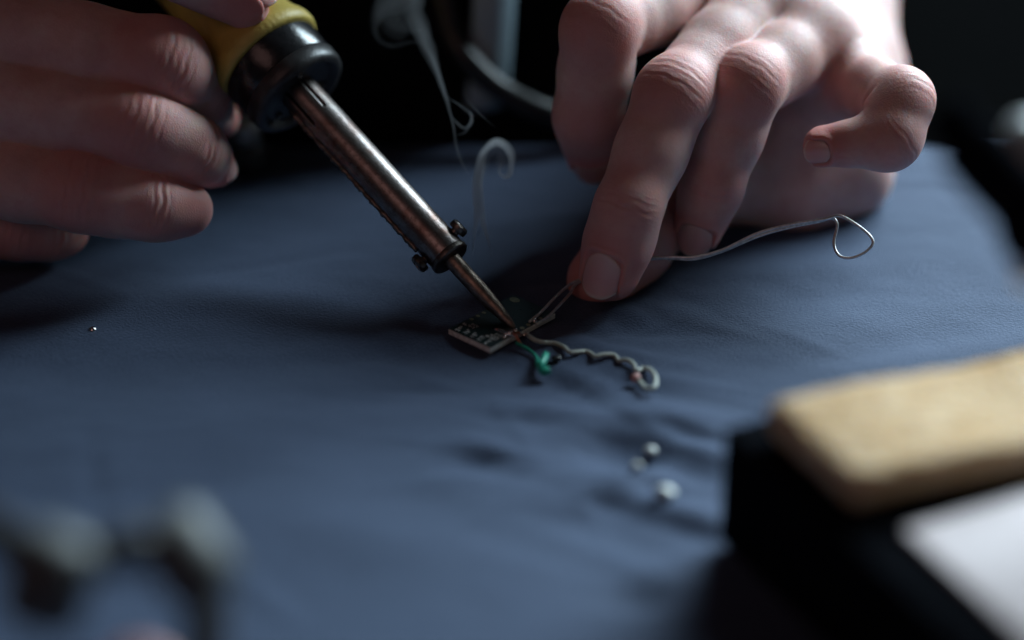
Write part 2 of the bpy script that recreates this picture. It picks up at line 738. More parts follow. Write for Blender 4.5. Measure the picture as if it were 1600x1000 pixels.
class Finger:
    """J: joints from knuckle to fingertip centre (camera-frame mm), R: radii, dors: which way the back of each bone faces"""

    def __init__(self, J, R, dors, nail=None, pad=1.0, thumb=False, swell=1.0, wr=0.8):
        self.wr = wr
        self.J = [np.asarray(j, float) for j in J]
        self.R = R
        self.dors = []
        self.axis = []
        for i in range(len(J) - 1):
            a = unit(self.J[i + 1] - self.J[i])
            d = np.asarray(dors[i], float)
            self.dors.append(unit(d - a * (d @ a)))
            self.axis.append(a)
        self.nail = nail
        self.prims = []
        nb = len(J) - 1
        for i in range(nb):
            a, b, ra, rb = self.J[i], self.J[i + 1], R[i], R[i + 1]
            d = self.dors[i]
            L = np.linalg.norm(b - a)
            last = i == nb - 1
            if not last:
                m = (a + b) / 2 - d * 0.5
                rm = (ra + rb) / 2 * 0.99
                self.prims += [('cone', a, m, ra * 0.97, rm), ('cone', m, b, rm, rb * 0.97)]
                # flesh on the palm side
                pa = a + (b - a) * 0.3 - d * ra * 0.22
                pb = a + (b - a) * 0.72 - d * rb * 0.22
                self.prims.append(('cone', pa, pb, ra * 0.86 * pad, rb * 0.86 * pad, {'k': 4.0}))
            else:
                # last bone: flatter back, full pad below
                self.prims.append(('cone', a, a + (b - a) * 0.55 - d * 0.2, ra * 0.95, rb * 1.02))
                self.prims.append(('cone', a + (b - a) * 0.45 - d * rb * 0.10, b - d * rb * 0.06, rb * 1.0, rb * 0.90, {'k': 3.0}))
                self.prims.append(('cone', a + (b - a) * 0.35 - d * rb * 0.34, b - d * rb * 0.26, rb * 0.86 * pad, rb * 0.74 * pad, {'k': 3.5}))
            if i > 0:
                # joint: broad sideways, a low dome on the back
                dj = unit(self.dors[i] + self.dors[i - 1])
                ax = unit(self.axis[i] + self.axis[i - 1])
                dj = unit(dj - ax * (dj @ ax))
                sd = np.cross(ax, dj)
                dome = 1.0 if i == 1 else 0.90
                wide = 0.99 if i == 1 else 0.93
                self.prims.append(('ell', a + dj * R[i] * 0.10 * swell, (ax, dj, sd), (R[i] * 1.2, R[i] * dome * 0.95, R[i] * wide), {'k': 3.0}))

    def nail_frame(self):
        """base point, along, out, side, half width, length"""
        w, L, back = self.nail[:3]
        a, d = self.axis[-1], self.dors[-1]
        if len(self.nail) > 3:
            d = unit(d * math.cos(self.nail[3]) + np.cross(a, d) * math.sin(self.nail[3]))
        s = np.cross(a, d)
        tip = self.J[-1]
        return tip + a * (self.R[-1] * 0.80 - L + back), a, d, s, w, L


def groove(x, y, z, D, c, ax, dirn, t0, width, depth, halfang, rad, bow=0.0):
    """press a crease across a finger into the field: at ax-distance t0 from c, on the side facing dirn"""
    px, py, pz = x - c[0], y - c[1], z - c[2]
    t = px * ax[0] + py * ax[1] + pz * ax[2] - t0
    dd = px * dirn[0] + py * dirn[1] + pz * dirn[2]
    sd = np.cross(ax, dirn)
    ss = px * sd[0] + py * sd[1] + pz * sd[2]
    t = t + bow * (ss / rad) ** 2 + 0.25 * np.sin(ss * 1.1 + c[0])
    ang = np.arctan2(np.abs(ss), dd)
    m = 1 - sstep(halfang * 0.55, halfang, ang)
    m = m * (1 - sstep(rad * 1.35, rad * 1.8, np.sqrt(dd * dd + ss * ss)))
    return D + depth * m * np.exp(-(t / width) ** 2)


def build_hand(name, fingers, palm, creases, lo, hi, h, label, kpalm=5.0, kpp=9.0, extra_red=(), cr=1.0):
    F = Field(lo, hi, h)
    for f in fingers:
        s, D = prims_field(f.prims, 3.0, F)
        # creases on each joint, a nail bed on the last bone
        xyz = F.xyz(s)
        nb = len(f.axis)
        for i in range(1, nb):
            ax = unit(f.axis[i] + f.axis[i - 1])
            dj = unit(f.dors[i] + f.dors[i - 1])
            dj = unit(dj - ax * (dj @ ax))
            R = f.R[i]
            if i == nb - 1:
                offs = ((-1.8, 0.12), (0.4, 0.26), (2.5, 0.08))
            else:
                offs = ((-5.3, 0.06), (-2.7, 0.13), (-0.4, 0.07), (2.1, 0.14), (4.9, 0.07))
            for (t0, dep) in offs:
                D = groove(*xyz, D, f.J[i], ax, dj, t0, 0.50, dep * 1.35 * cr * (0.35 + 0.65 * f.wr), 1.15, R, 0.5 * np.sign(t0))
            D = groove(*xyz, D, f.J[i], ax, -dj, 0.0, 0.75, 0.75, 1.3, R)
        if f.nail is not None:
            b, a, d, sd, w, L = f.nail_frame()
            px, py, pz = xyz[0] - b[0], xyz[1] - b[1], xyz[2] - b[2]
            v = px * a[0] + py * a[1] + pz * a[2]
            u = px * sd[0] + py * sd[1] + pz * sd[2]
            o = px * d[0] + py * d[1] + pz * d[2]
            # distance to a rounded nail outline
            uu = np.abs(u) - (w - 2.2)
            vv = np.abs(v - L * 0.62) - (L * 0.62 - 2.2)
            q = np.sqrt(np.maximum(uu, 0) ** 2 + np.maximum(vv, 0) ** 2) + np.minimum(np.maximum(uu, vv), 0) - 2.2
            outm = sstep(-1.0, 1.5, o)
            D = D + (0.75 * (1 - sstep(-0.7, 0.15, q)) - 0.42 * np.exp(-((q - 0.8) / 0.7) ** 2) * (v < L * 0.8)) * outm
        F.D[s] = smin(F.D[s], D, 0.6)
    s, D = prims_field(palm, kpp, F, pad=12.0)
    F.D[s] = smin(F.D[s], D, kpalm)
    for c in creases:      # free creases: polyline points, width, depth
        pts, wd, dep = c
        pts = np.asarray(pts, float)
        s = F.block(pts.min(0) - 5, pts.max(0) + 5)
        x, y, z = F.xyz(s)
        dm = None
        for i in range(len(pts) - 1):
            dd = round_cone(x, y, z, pts[i], pts[i + 1], 0.01, 0.01)
            dm = dd if dm is None else np.minimum(dm, dd)
        F.D[s] = F.D[s] + dep * np.exp(-(dm / wd) ** 2)
    # close the surface at the limits of the grid
    for ax in range(3):
        for e in (0, -1):
            q = [slice(None)] * 3
            q[ax] = e
            F.D[tuple(q)] = 1.0
    V, Q = surface_nets(F.D, F.lo, h)
    V = relax(V, Q, 5)
    # skin attributes
    red = np.zeros(len(V))
    wt = np.zeros(len(V))
    wm = np.zeros(len(V))
    for f in fingers:
        nb = len(f.axis)
        for i in range(1, nb):
            ax = unit(f.axis[i] + f.axis[i - 1])
            dj = unit(f.dors[i] + f.dors[i - 1])
            dj = unit(dj - ax * (dj @ ax))
            p = V - f.J[i]
            dist = np.linalg.norm(p, axis=1)
            up = (p @ dj) / (dist + 1e-6)
            t = p @ ax
            m = sstep(-0.15, 0.55, up) * (1 - sstep(f.R[i] * 1.3, f.R[i] * 1.9, dist)) * (1 - sstep(3.5, 8.5 if i < nb - 1 else 6.0, np.abs(t)))
            m = m * f.wr
            better = m > wm
            wt = np.where(better, t * (0.8 + 0.35 * f.wr) + 3.1 * f.J[i][0], wt)
            wm = np.maximum(wm, m)
            red = np.maximum(red, (0.95 if i == 1 else 0.6) * np.exp(-(dist / (f.R[i] * 1.35)) ** 4) * sstep(-0.4, 0.5, up))
        dist = np.linalg.norm(V - f.J[-1], axis=1)
        red = np.maximum(red, 0.95 * np.exp(-(dist / (f.R[-1] * 1.7)) ** 4))
    for (c, r, a) in extra_red:
        red = np.maximum(red, a * np.exp(-(np.linalg.norm(V - c, axis=1) / r) ** 2))
    o = quad_mesh(name, c2w(V), Q, M['skin'])
    for nm, arr in (('red', red), ('wt', wt), ('wm', wm)):
        at_ = o.data.attributes.new(nm, 'FLOAT', 'POINT')
        at_.data.foreach_set('value', arr.astype(np.float32))
    tag(o, label, 'hand')
    # nails
    for f in fingers:
        if f.nail is None:
            continue
        b, a, d, sd, w, L = f.nail_frame()
        nu, nv = 17, 21
        U, Vv = np.meshgrid(np.linspace(-1, 1, nu), np.linspace(0, 1, nv), indexing='ij')
        # rounded root, softly rounded free edge
        vmax = L * (1.0 - 0.24 * np.abs(U) ** 2.6) + 0.5
        vmin = L * 0.26 * np.abs(U) ** 2.2
        along = vmin + (vmax - vmin) * Vv
        wid = w * (0.93 + 0.07 * np.sin(Vv * math.pi))
        P0 = b[None, None] + a * along[..., None] + sd * (U * wid)[..., None]
        P0 = P0.reshape(-1, 3)
        far = 14.0
        pos = P0 + d * far
        tt = np.zeros(len(P0))
        for _ in range(40):
            dist = prims_at(f.prims, 3.0, pos - d * tt[:, None])
            tt += np.clip(dist, -1, 1) * 0.9
        hgt = (far - tt).reshape(nu, nv)
        # smooth plate: average the height along, keep the cross curve
        mid = hgt[:, : nv * 2 // 3].mean(1, keepdims=True)
        slope = (hgt[nu // 2, nv * 2 // 3] - hgt[nu // 2, 2]) / (along[nu // 2, nv * 2 // 3] - along[nu // 2, 2])
        plate = mid + slope * (along - along[nu // 2, nv // 3]) * 0.85
        plate = plate - 0.10 - 0.25 * np.abs(U) ** 4
        P = P0 + d * plate.reshape(-1)[:, None]
        under = P - d * 0.55
        VV = np.concatenate([P, under])
        N = nu * nv
        fc = []
        for i in range(nu - 1):
            for j in range(nv - 1):
                k0 = i * nv + j
                fc.append((k0, k0 + nv, k0 + nv + 1, k0 + 1))
                fc.append((N + k0 + 1, N + k0 + nv + 1, N + k0 + nv, N + k0))
        rim = [i * nv for i in range(nu)] + [(nu - 1) * nv + j for j in range(1, nv)] + [i * nv + nv - 1 for i in range(nu - 2, -1, -1)] + [j for j in range(nv - 2, 0, -1)]
        for i in range(len(rim)):
            p, q = rim[i], rim[(i + 1) % len(rim)]
            fc.append((q, p, N + p, N + q))
        no = quad_mesh('fingernail', c2w(VV), np.array(fc), M['nail'], o)
        fix_normals(no)
        arr = np.concatenate([Vv.reshape(-1), Vv.reshape(-1)]).astype(np.float32)
        nat = no.data.attributes.new('nv', 'FLOAT', 'POINT')
        nat.data.foreach_set('value', arr)
    return o


# ------------------------------------------------------------------ the hand that holds the wire
CAM = np.array([0, 0, -1.0])
UP = np.array([0, 1.0, 0])
RT = np.array([1.0, 0, 0])
VOX = 0.43


def wire_hand():
    f_index = Finger([cm(1085, -28, 40), cm(938, 45, 8), cm(920, 180, 20), cm(926, 240, 32)],
                     [10.5, 9.8, 9.3, 8.0], [CAM + UP * 1.5, CAM - RT * 0.25, CAM - UP * 0.2 - RT * 0.1],
                     nail=(5.4, 9.5, 0.6), swell=0.8, wr=0.3)
    f_mid = Finger([cm(1190, 0, 34), cm(1052, 150, 2), cm(982, 325, -3), cm(951, 423, 0)],
                   [10.5, 9.7, 8.6, 8.6], [UP + CAM * 0.8, CAM + UP * 0.15, CAM + UP * 0.1 - RT * 0.30],
                   nail=(5.2, 11.8, -0.1), wr=0.75)
    f_ring = Finger([cm(1272, 52, 32), cm(1165, 135, 8), cm(1112, 290, 14), cm(1091, 358, 20)],
                    [10.2, 9.5, 8.2, 6.8], [UP + CAM * 0.8, CAM + UP * 0.1, CAM - RT * 0.1],
                    nail=(4.9, 9.5, 0.6), wr=0.5)
    f_pinky = Finger([cm(1322, 118, 34), cm(1410, 156, 6), cm(1392, 219, 2), cm(1287, 230, 6)],
                     [8.6, 7.8, 7.4, 5.6], [UP + RT * 0.5, RT + CAM * 0.5, CAM * 1.3 - UP * 0.5],
                     nail=(3.4, 6.5, 0.0), swell=0.6, wr=0.6)
    f_thumb = Finger([cm(1140, 265, 52), cm(1018, 346, 29), cm(938, 438, 16.5)],
                     [11.5, 10.2, 10.3], [-CAM + UP * 0.1, -CAM + UP * 0.4], nail=None)
    wrist = cm(1300, 95, 88)
    palm = []
    kn = [cm(1085, -28, 40), cm(1190, 0, 34), cm(1272, 52, 32), cm(1322, 118, 34)]
    wr = [cm(1235, 30, 92), cm(1268, 55, 90), cm(1305, 85, 88), cm(1330, 125, 84)]
    for a, b in zip(kn, wr):
        palm.append(('cone', a + np.array([0, -2, 3]), b, 9.5, 13.0))
    for a in kn:
        palm.append(('cone', a + np.array([0, -0.5, 0]), a + np.array([0, -0.5, 1]), 10.0, 10.0))
    # flesh of the palm: ball of the thumb, heel
    palm.append(('cone', cm(1225, 235, 58), cm(1290, 130, 84), 15.0, 15.0))
    palm.append(('cone', cm(1140, 265, 52), cm(1225, 225, 62), 11.5, 15.0))
    palm.append(('cone', cm(1165, 292, 50), cm(1240, 292, 52), 11.5, 13.0))
    palm.append(('cone', cm(1215, 200, 52), cm(1270, 240, 62), 15.0, 13.0))
    palm.append(('cone', cm(1318, 262, 58), cm(1320, 130, 84), 12.0, 15.0))
    palm.append(('cone', cm(1240, 290, 53), cm(1318, 268, 56), 12.5, 12.5))
    # forearm
    palm.append(('cone', wrist + np.array([-7, 0, 0]), cm(1262, -330, 160), 17.0, 23.0))
    palm.append(('cone', wrist + np.array([3, 0, 2]), cm(1318, -330, 165), 16.0, 20.0))
    creases = [
        ([cm(1140, 280, 38), cm(1180, 230, 36), cm(1210, 200, 36)], 1.0, 0.8),
        ([cm(1185, 330, 44), cm(1200, 280, 42), cm(1235, 215, 42)], 0.9, 0.9),
        ([cm(1232, 320, 46), cm(1228, 280, 44), cm(1252, 215, 46)], 0.9, 0.7),
    ]
    lo = cm(855, 500, -20) - 5
    hi = np.array([cm(1470, 0, 120)[0] + 4, cm(1300, -120, 150)[1], 150])
    lo = np.array([lo[0], cm(900, 500, 10)[1], -16])
    return build_hand('hand', [f_index, f_mid, f_ring, f_pinky, f_thumb], palm, creases, lo, hi, VOX,
                      'pale hand pinching the silver wire between thumb and middle finger, little finger curled',
                      kpalm=4.5, extra_red=[(cm(1300, 140, 20), 12, 0.5)])


def iron_hand():
    f_index = Finger([cm(0, 52, 4), cm(250, 97, 6), cm(308, 150, 22), cm(346, 186, 40)],
                     [12.0, 11.4, 8.4, 5.7], [CAM, CAM + RT * 0.7 + UP * 0.3, RT + CAM * 0.5],
                     nail=None, swell=1.0)
    f_mid = Finger([cm(-40, 150, 0), cm(215, 195, 2), cm(298, 235, 10), cm(334, 256, 20)],
                   [11.0, 10.2, 8.9, 6.6], [CAM, CAM + UP * 0.3, CAM + RT * 0.8 + UP * 0.4],
                   nail=(4.6, 8.0, 0.9))
    f_ring = Finger([cm(-60, 265, 2), cm(125, 300, 2), cm(238, 322, 6), cm(293, 325, 11)],
                    [10.4, 9.9, 8.9, 7.4], [CAM, CAM + UP * 0.15, CAM + RT * 0.2 + UP * 0.4],
                    nail=None)
    f_pink = Finger([cm(-80, 340, 12), cm(20, 352, 16), cm(75, 360, 20), cm(106, 361, 24)],
                    [9.0, 8.4, 7.4, 6.2], [CAM, CAM, CAM], nail=None)
    f_thumb = Finger([cm(110, -150, -6), cm(282, -62, 0), cm(386, -2, 9)],
                     [11.0, 10.4, 7.6], [CAM + UP * 0.8, CAM * 0.7 + UP * 1.0], nail=(5.4, 10.5, 0.0))
    palm = []
    kn = [cm(0, 52, 4), cm(-40, 150, 0), cm(-60, 265, 2), cm(-80, 340, 12)]
    wr = [cm(-330, 60, 40), cm(-340, 120, 40), cm(-350, 190, 42), cm(-350, 250, 45)]
    for a, b in zip(kn, wr):
        palm.append(('cone', a, b, 10.5, 13.0))
    palm.append(('cone', cm(110, -130, 8), cm(-250, 60, 45), 12.0, 16.0))
    palm.append(('cone', cm(-40, 230, 22), cm(-280, 160, 45), 14.0, 16.0))
    palm.append(('cone', cm(-330, 130, 45), cm(-560, 40, 110), 22.0, 26.0))
    lo = np.array([cm(-420, 0, 0)[0], cm(0, 425, 10)[1], -20])
    hi = np.array([cm(440, 0, 10)[0] + 2, cm(0, -200, 10)[1], 78])
    return build_hand('hand', [f_index, f_mid, f_ring, f_pink, f_thumb], palm, [], lo, hi, VOX,
                      'hand in shade gripping the yellow handle of the soldering iron', kpalm=3.5, cr=1.7)


wire_hand()
iron_hand()

# ------------------------------------------------------------------ the work surface and what lies behind
from mathutils import noise as mnoise


def cloth_height(x, y):
    z = np.zeros_like(x)
    for (px, py, amp, sx, sy, ang) in DENTS:
        c = on(px, py)
        ca, sa = math.cos(ang), math.sin(ang)
        u = (x - c[0]) * ca + (y - c[1]) * sa
        v = -(x - c[0]) * sa + (y - c[1]) * ca
        z += amp * np.exp(-(u / sx) ** 2 - (v / sy) ** 2)
    return z * 0.00070


# photo position, height (mm), half lengths (m), turn: creases and pushed-up folds of the cloth
DENTS = [
    (745, 722, -2.4, 0.009, 0.006, 0.4), (775, 700, 2.6, 0.010, 0.0045, -0.5), (720, 745, 1.5, 0.008, 0.005, 0.3),
    (945, 690, -5.5, 0.012, 0.008, 0.1), (1010, 652, 3.2, 0.018, 0.005, -0.3), (900, 672, 2.0, 0.008, 0.006, 0.9),
    (1010, 705, -3.0, 0.008, 0.005, 0.3), (985, 748, 3.6, 0.008, 0.005, 0.2), (1050, 806, 4.2, 0.017, 0.007, -0.4),
    (960, 800, -2.0, 0.012, 0.008, 0.2), (1075, 735, -2.2, 0.010, 0.005, -0.7), (1000, 935, -3.2, 0.008, 0.006, 0.1),
    (905, 585, 1.5, 0.014, 0.004, -0.6), (880, 600, -1.5, 0.012, 0.005, -0.5), (930, 545, 1.8, 0.016, 0.005, -0.45),
    (985, 600, -1.6, 0.014, 0.004, -0.5), (985, 490, 1.2, 0.006, 0.003, -0.8), (1000, 515, -1.0, 0.008, 0.004, 0.0),
    (560, 560, -1.2, 0.030, 0.006, 0.15), (420, 470, 1.2, 0.05, 0.010, 0.1), (250, 590, -1.5, 0.05, 0.012, -0.1),
    (1250, 470, -1.5, 0.02, 0.008, 0.6), (1330, 520, 1.5, 0.03, 0.010, 0.5), (1230, 420, 1.2, 0.02, 0.007, 0.3),
    (860, 345, 1.0, 0.03, 0.005, 0.25), (520, 330, 1.0, 0.05, 0.008, -0.1), (640, 640, 1.0, 0.03, 0.008, 0.3),
    (930, 640, -1.6, 0.010, 0.003, -0.4), (1060, 670, -1.8, 0.012, 0.003, -0.6), (1085, 700, 1.8, 0.012, 0.003, -0.6), (965, 720, -2.0, 0.006, 0.004, 0.5),
    (1020, 765, -1.8, 0.010, 0.003, -0.5), (940, 770, 1.6, 0.010, 0.004, 0.3), (1080, 830, -2.2, 0.014, 0.004, -0.5), (900, 740, 1.2, 0.012, 0.005, 0.6),
    (860, 640, 1.0, 0.02, 0.004, -0.2), (700, 620, -1.0, 0.03, 0.006, 0.1), (300, 760, -1.4, 0.03, 0.012, 0.5), (640, 850, 1.2, 0.04, 0.012, -0.2), (1420, 560, 1.4, 0.03, 0.006, 0.35),
]


_rc = random.Random(12)
for _ in range(70):
    _near = _rc.random() < 0.6
    _px = _rc.gauss(980, 110) if _near else _rc.uniform(100, 1550)
    _py = _rc.gauss(640, 110) if _near else _rc.uniform(280, 950)
    DENTS.append((_px, _py, _rc.choice((-1, 1)) * _rc.uniform(0.25, 0.7), _rc.uniform(0.008, 0.026), _rc.uniform(0.0016, 0.0032), _rc.gauss(-0.3, 0.6)))


def build_cloth():
    x0, x1, y0, yb = -0.42, 0.42, -0.36, 0.104
    nx, ny = 600, 340
    xs = np.linspace(x0, x1, nx)
    s = np.linspace(0, (yb - y0) + 0.05, ny)
    X, Sg = np.meshgrid(xs, s, indexing='ij')
    L = yb - y0
    r = 0.006
    Y = np.where(Sg < L, y0 + Sg, 0)
    over = np.clip(Sg - L, 0, None)
    ang = np.clip(over / r, 0, math.pi / 2)
    Yb = yb + r * np.sin(ang)
    Zb = -r * (1 - np.cos(ang)) - np.clip(over - r * math.pi / 2, 0, None)
    Y = np.where(Sg < L, Y, Yb)
    Z = np.where(Sg < L, 0, Zb)
    H = cloth_height(X, Y)
    nz = np.zeros(X.shape)
    for i in range(nx):
        for j in range(ny):
            p = Vector((X[i, j] * 13, Y[i, j] * 20, 0.3))
            nz[i, j] = mnoise.noise(p) * 0.0011 + mnoise.noise(p * 2.7) * 0.0005 + mnoise.noise(p * 7.5) * 0.00016
    fl = sstep(0.105, 0.085, Y)
    near = np.exp(-((X / 0.035) ** 2 + (Y / 0.03) ** 2))
    Z = Z + (H + nz * (1 - 0.7 * near)) * fl
    V = np.stack([X, Y, Z], -1).reshape(-1, 3)
    i, j = np.meshgrid(np.arange(nx - 1), np.arange(ny - 1), indexing='ij')
    k = (i * ny + j).ravel()
    Q = np.stack([k, k + ny, k + ny + 1, k + 1], 1)
    o = quad_mesh('tablecloth', V, Q, M['cloth'])
    tag(o, 'dark blue cloth with small dents spread over the work table', 'cloth')
    return o


build_cloth()
wall = mesh_obj('background_wall', [(-2.5, 1.5, -1.5), (2.5, 1.5, -1.5), (2.5, 1.5, 0.2), (-2.5, 1.5, 0.2)], [(0, 1, 2, 3)], M['dark_wall'], smooth=False)
tag(wall, kind='structure')
floor = mesh_obj('floor', [(-2.5, -1.0, -0.75), (2.5, -1.0, -0.75), (2.5, 1.5, -0.75), (-2.5, 1.5, -0.75)], [(0, 1, 2, 3)], M['dark_wall'], smooth=False)
tag(floor, kind='structure')


def person():
    """the black-clothed sitter whose hands these are: trunk, sleeves, a strip of grey shirt"""
    t = thing('person', 'person in black clothes with a grey shirt strip, sitting behind the table edge', 'person', (-0.088, 0.282, -0.75))
    n = 96
    prof = [(-0.75, 0.17, 0.15), (-0.5, 0.19, 0.16), (-0.35, 0.20, 0.165), (-0.2, 0.195, 0.165), (0.0, 0.195, 0.165), (0.135, 0.20, 0.16), (0.23, 0.21, 0.15), (0.29, 0.20, 0.13), (0.335, 0.16, 0.10), (0.365, 0.08, 0.07), (0.37, 0.03, 0.03)]
    zs = np.linspace(-0.75, 0.37, 90)
    pz, pa, pb = (np.array([q[k] for q in prof]) for k in range(3))
    V, F = [], []
    for z in zs:
        rx, ry = np.interp(z, pz, pa), np.interp(z, pz, pb)
        for k in range(n):
            a = 2 * math.pi * k / n
            c, s_ = math.cos(a), math.sin(a)
            w = 1 + 0.03 * mnoise.noise(Vector((c * 2.2, s_ * 2.2, z * 9))) + 0.012 * mnoise.noise(Vector((c * 6, s_ * 6, z * 26)))
            V.append((-0.088 + rx * w * np.sign(c) * abs(c) ** 0.85, 0.282 + ry * w * np.sign(s_) * abs(s_) ** 0.85, z))
    m = len(zs)
    for i in range(m - 1):
        for k in range(n):
            k2 = (k + 1) % n
            F.append((i * n + k, i * n + k2, (i + 1) * n + k2, (i + 1) * n + k))
    F.append(tuple(range(n - 1, -1, -1)))
    F.append(tuple((m - 1) * n + k for k in range(n)))
    adopt(fix_normals(mesh_obj('jacket', V, F, M['black_wool'])), t)

    def sleeve(pts, rad):
        P = smooth_path(pts, 14)
        r = np.interp(np.linspace(0, 1, len(P)), np.linspace(0, 1, len(rad)), rad)
        r = r * (1 + 0.05 * np.sin(np.arange(len(P)) * 0.9) + 0.03 * np.sin(np.arange(len(P)) * 2.3))
        v, f = tube(P, r, 40)
        adopt(fix_normals(mesh_obj('sleeve', v, f, M['black_wool'])), t)
    sleeve([at(1292, -105, 118), at(1292, -200, 142), at(1292, -330, 172), np.array([0.125, 0.29, 0.13]), np.array([0.13, 0.31, 0.20]), np.array([0.06, 0.30, 0.25])], [0.029, 0.032, 0.036, 0.043, 0.05, 0.06])
    sleeve([at(-430, 105, 72), at(-520, 60, 100), np.array([-0.28, 0.24, 0.11]), np.array([-0.29, 0.29, 0.19]), np.array([-0.20, 0.30, 0.25])], [0.030, 0.034, 0.043, 0.05, 0.06])
    # strip of shirt in the open jacket
    V, F = [], []
    zz = np.linspace(0.009, 0.24, 60)
    for z in zz:
        rx, ry = np.interp(z, pz, pa), np.interp(z, pz, pb)
        for q in range(9):
            x = -0.0145 + 0.0125 * (q / 8) + 0.004 * math.sin(z * 21)
            u = min(0.98, abs((x + 0.088) / rx))
            y = 0.282 - ry * (1 - u ** (2 / 0.85)) ** (0.85 / 2) - 0.012 - 0.004 * math.sin(q / 8 * math.pi)
            V.append((x, y, z))
    for i in range(len(zz) - 1):
        for q in range(8):
            k = i * 9 + q
            F.append((k, k + 1, k + 10, k + 9))
    o = mesh_obj('shirt', V, F, M['grey_post'])
    md = o.modifiers.new('thick', 'SOLIDIFY')
    md.thickness = 0.006
    adopt(o, t)


person()

# ------------------------------------------------------------------ soldering iron
TIP = on(804, 513, 0.0019)
tw = (TIP / 0.001) @ AX.T
IDIR_C = unit([-0.675 * math.cos(math.radians(17)), 0.738 * math.cos(math.radians(17)), math.sin(math.radians(17))])
IDIR = IDIR_C @ AX
TOCAM = -AX[2]
ia, inn, ib = frame_of(IDIR, TOCAM)
SIDE = 1.0 if (ib @ AX[0]) > 0 else -1.0


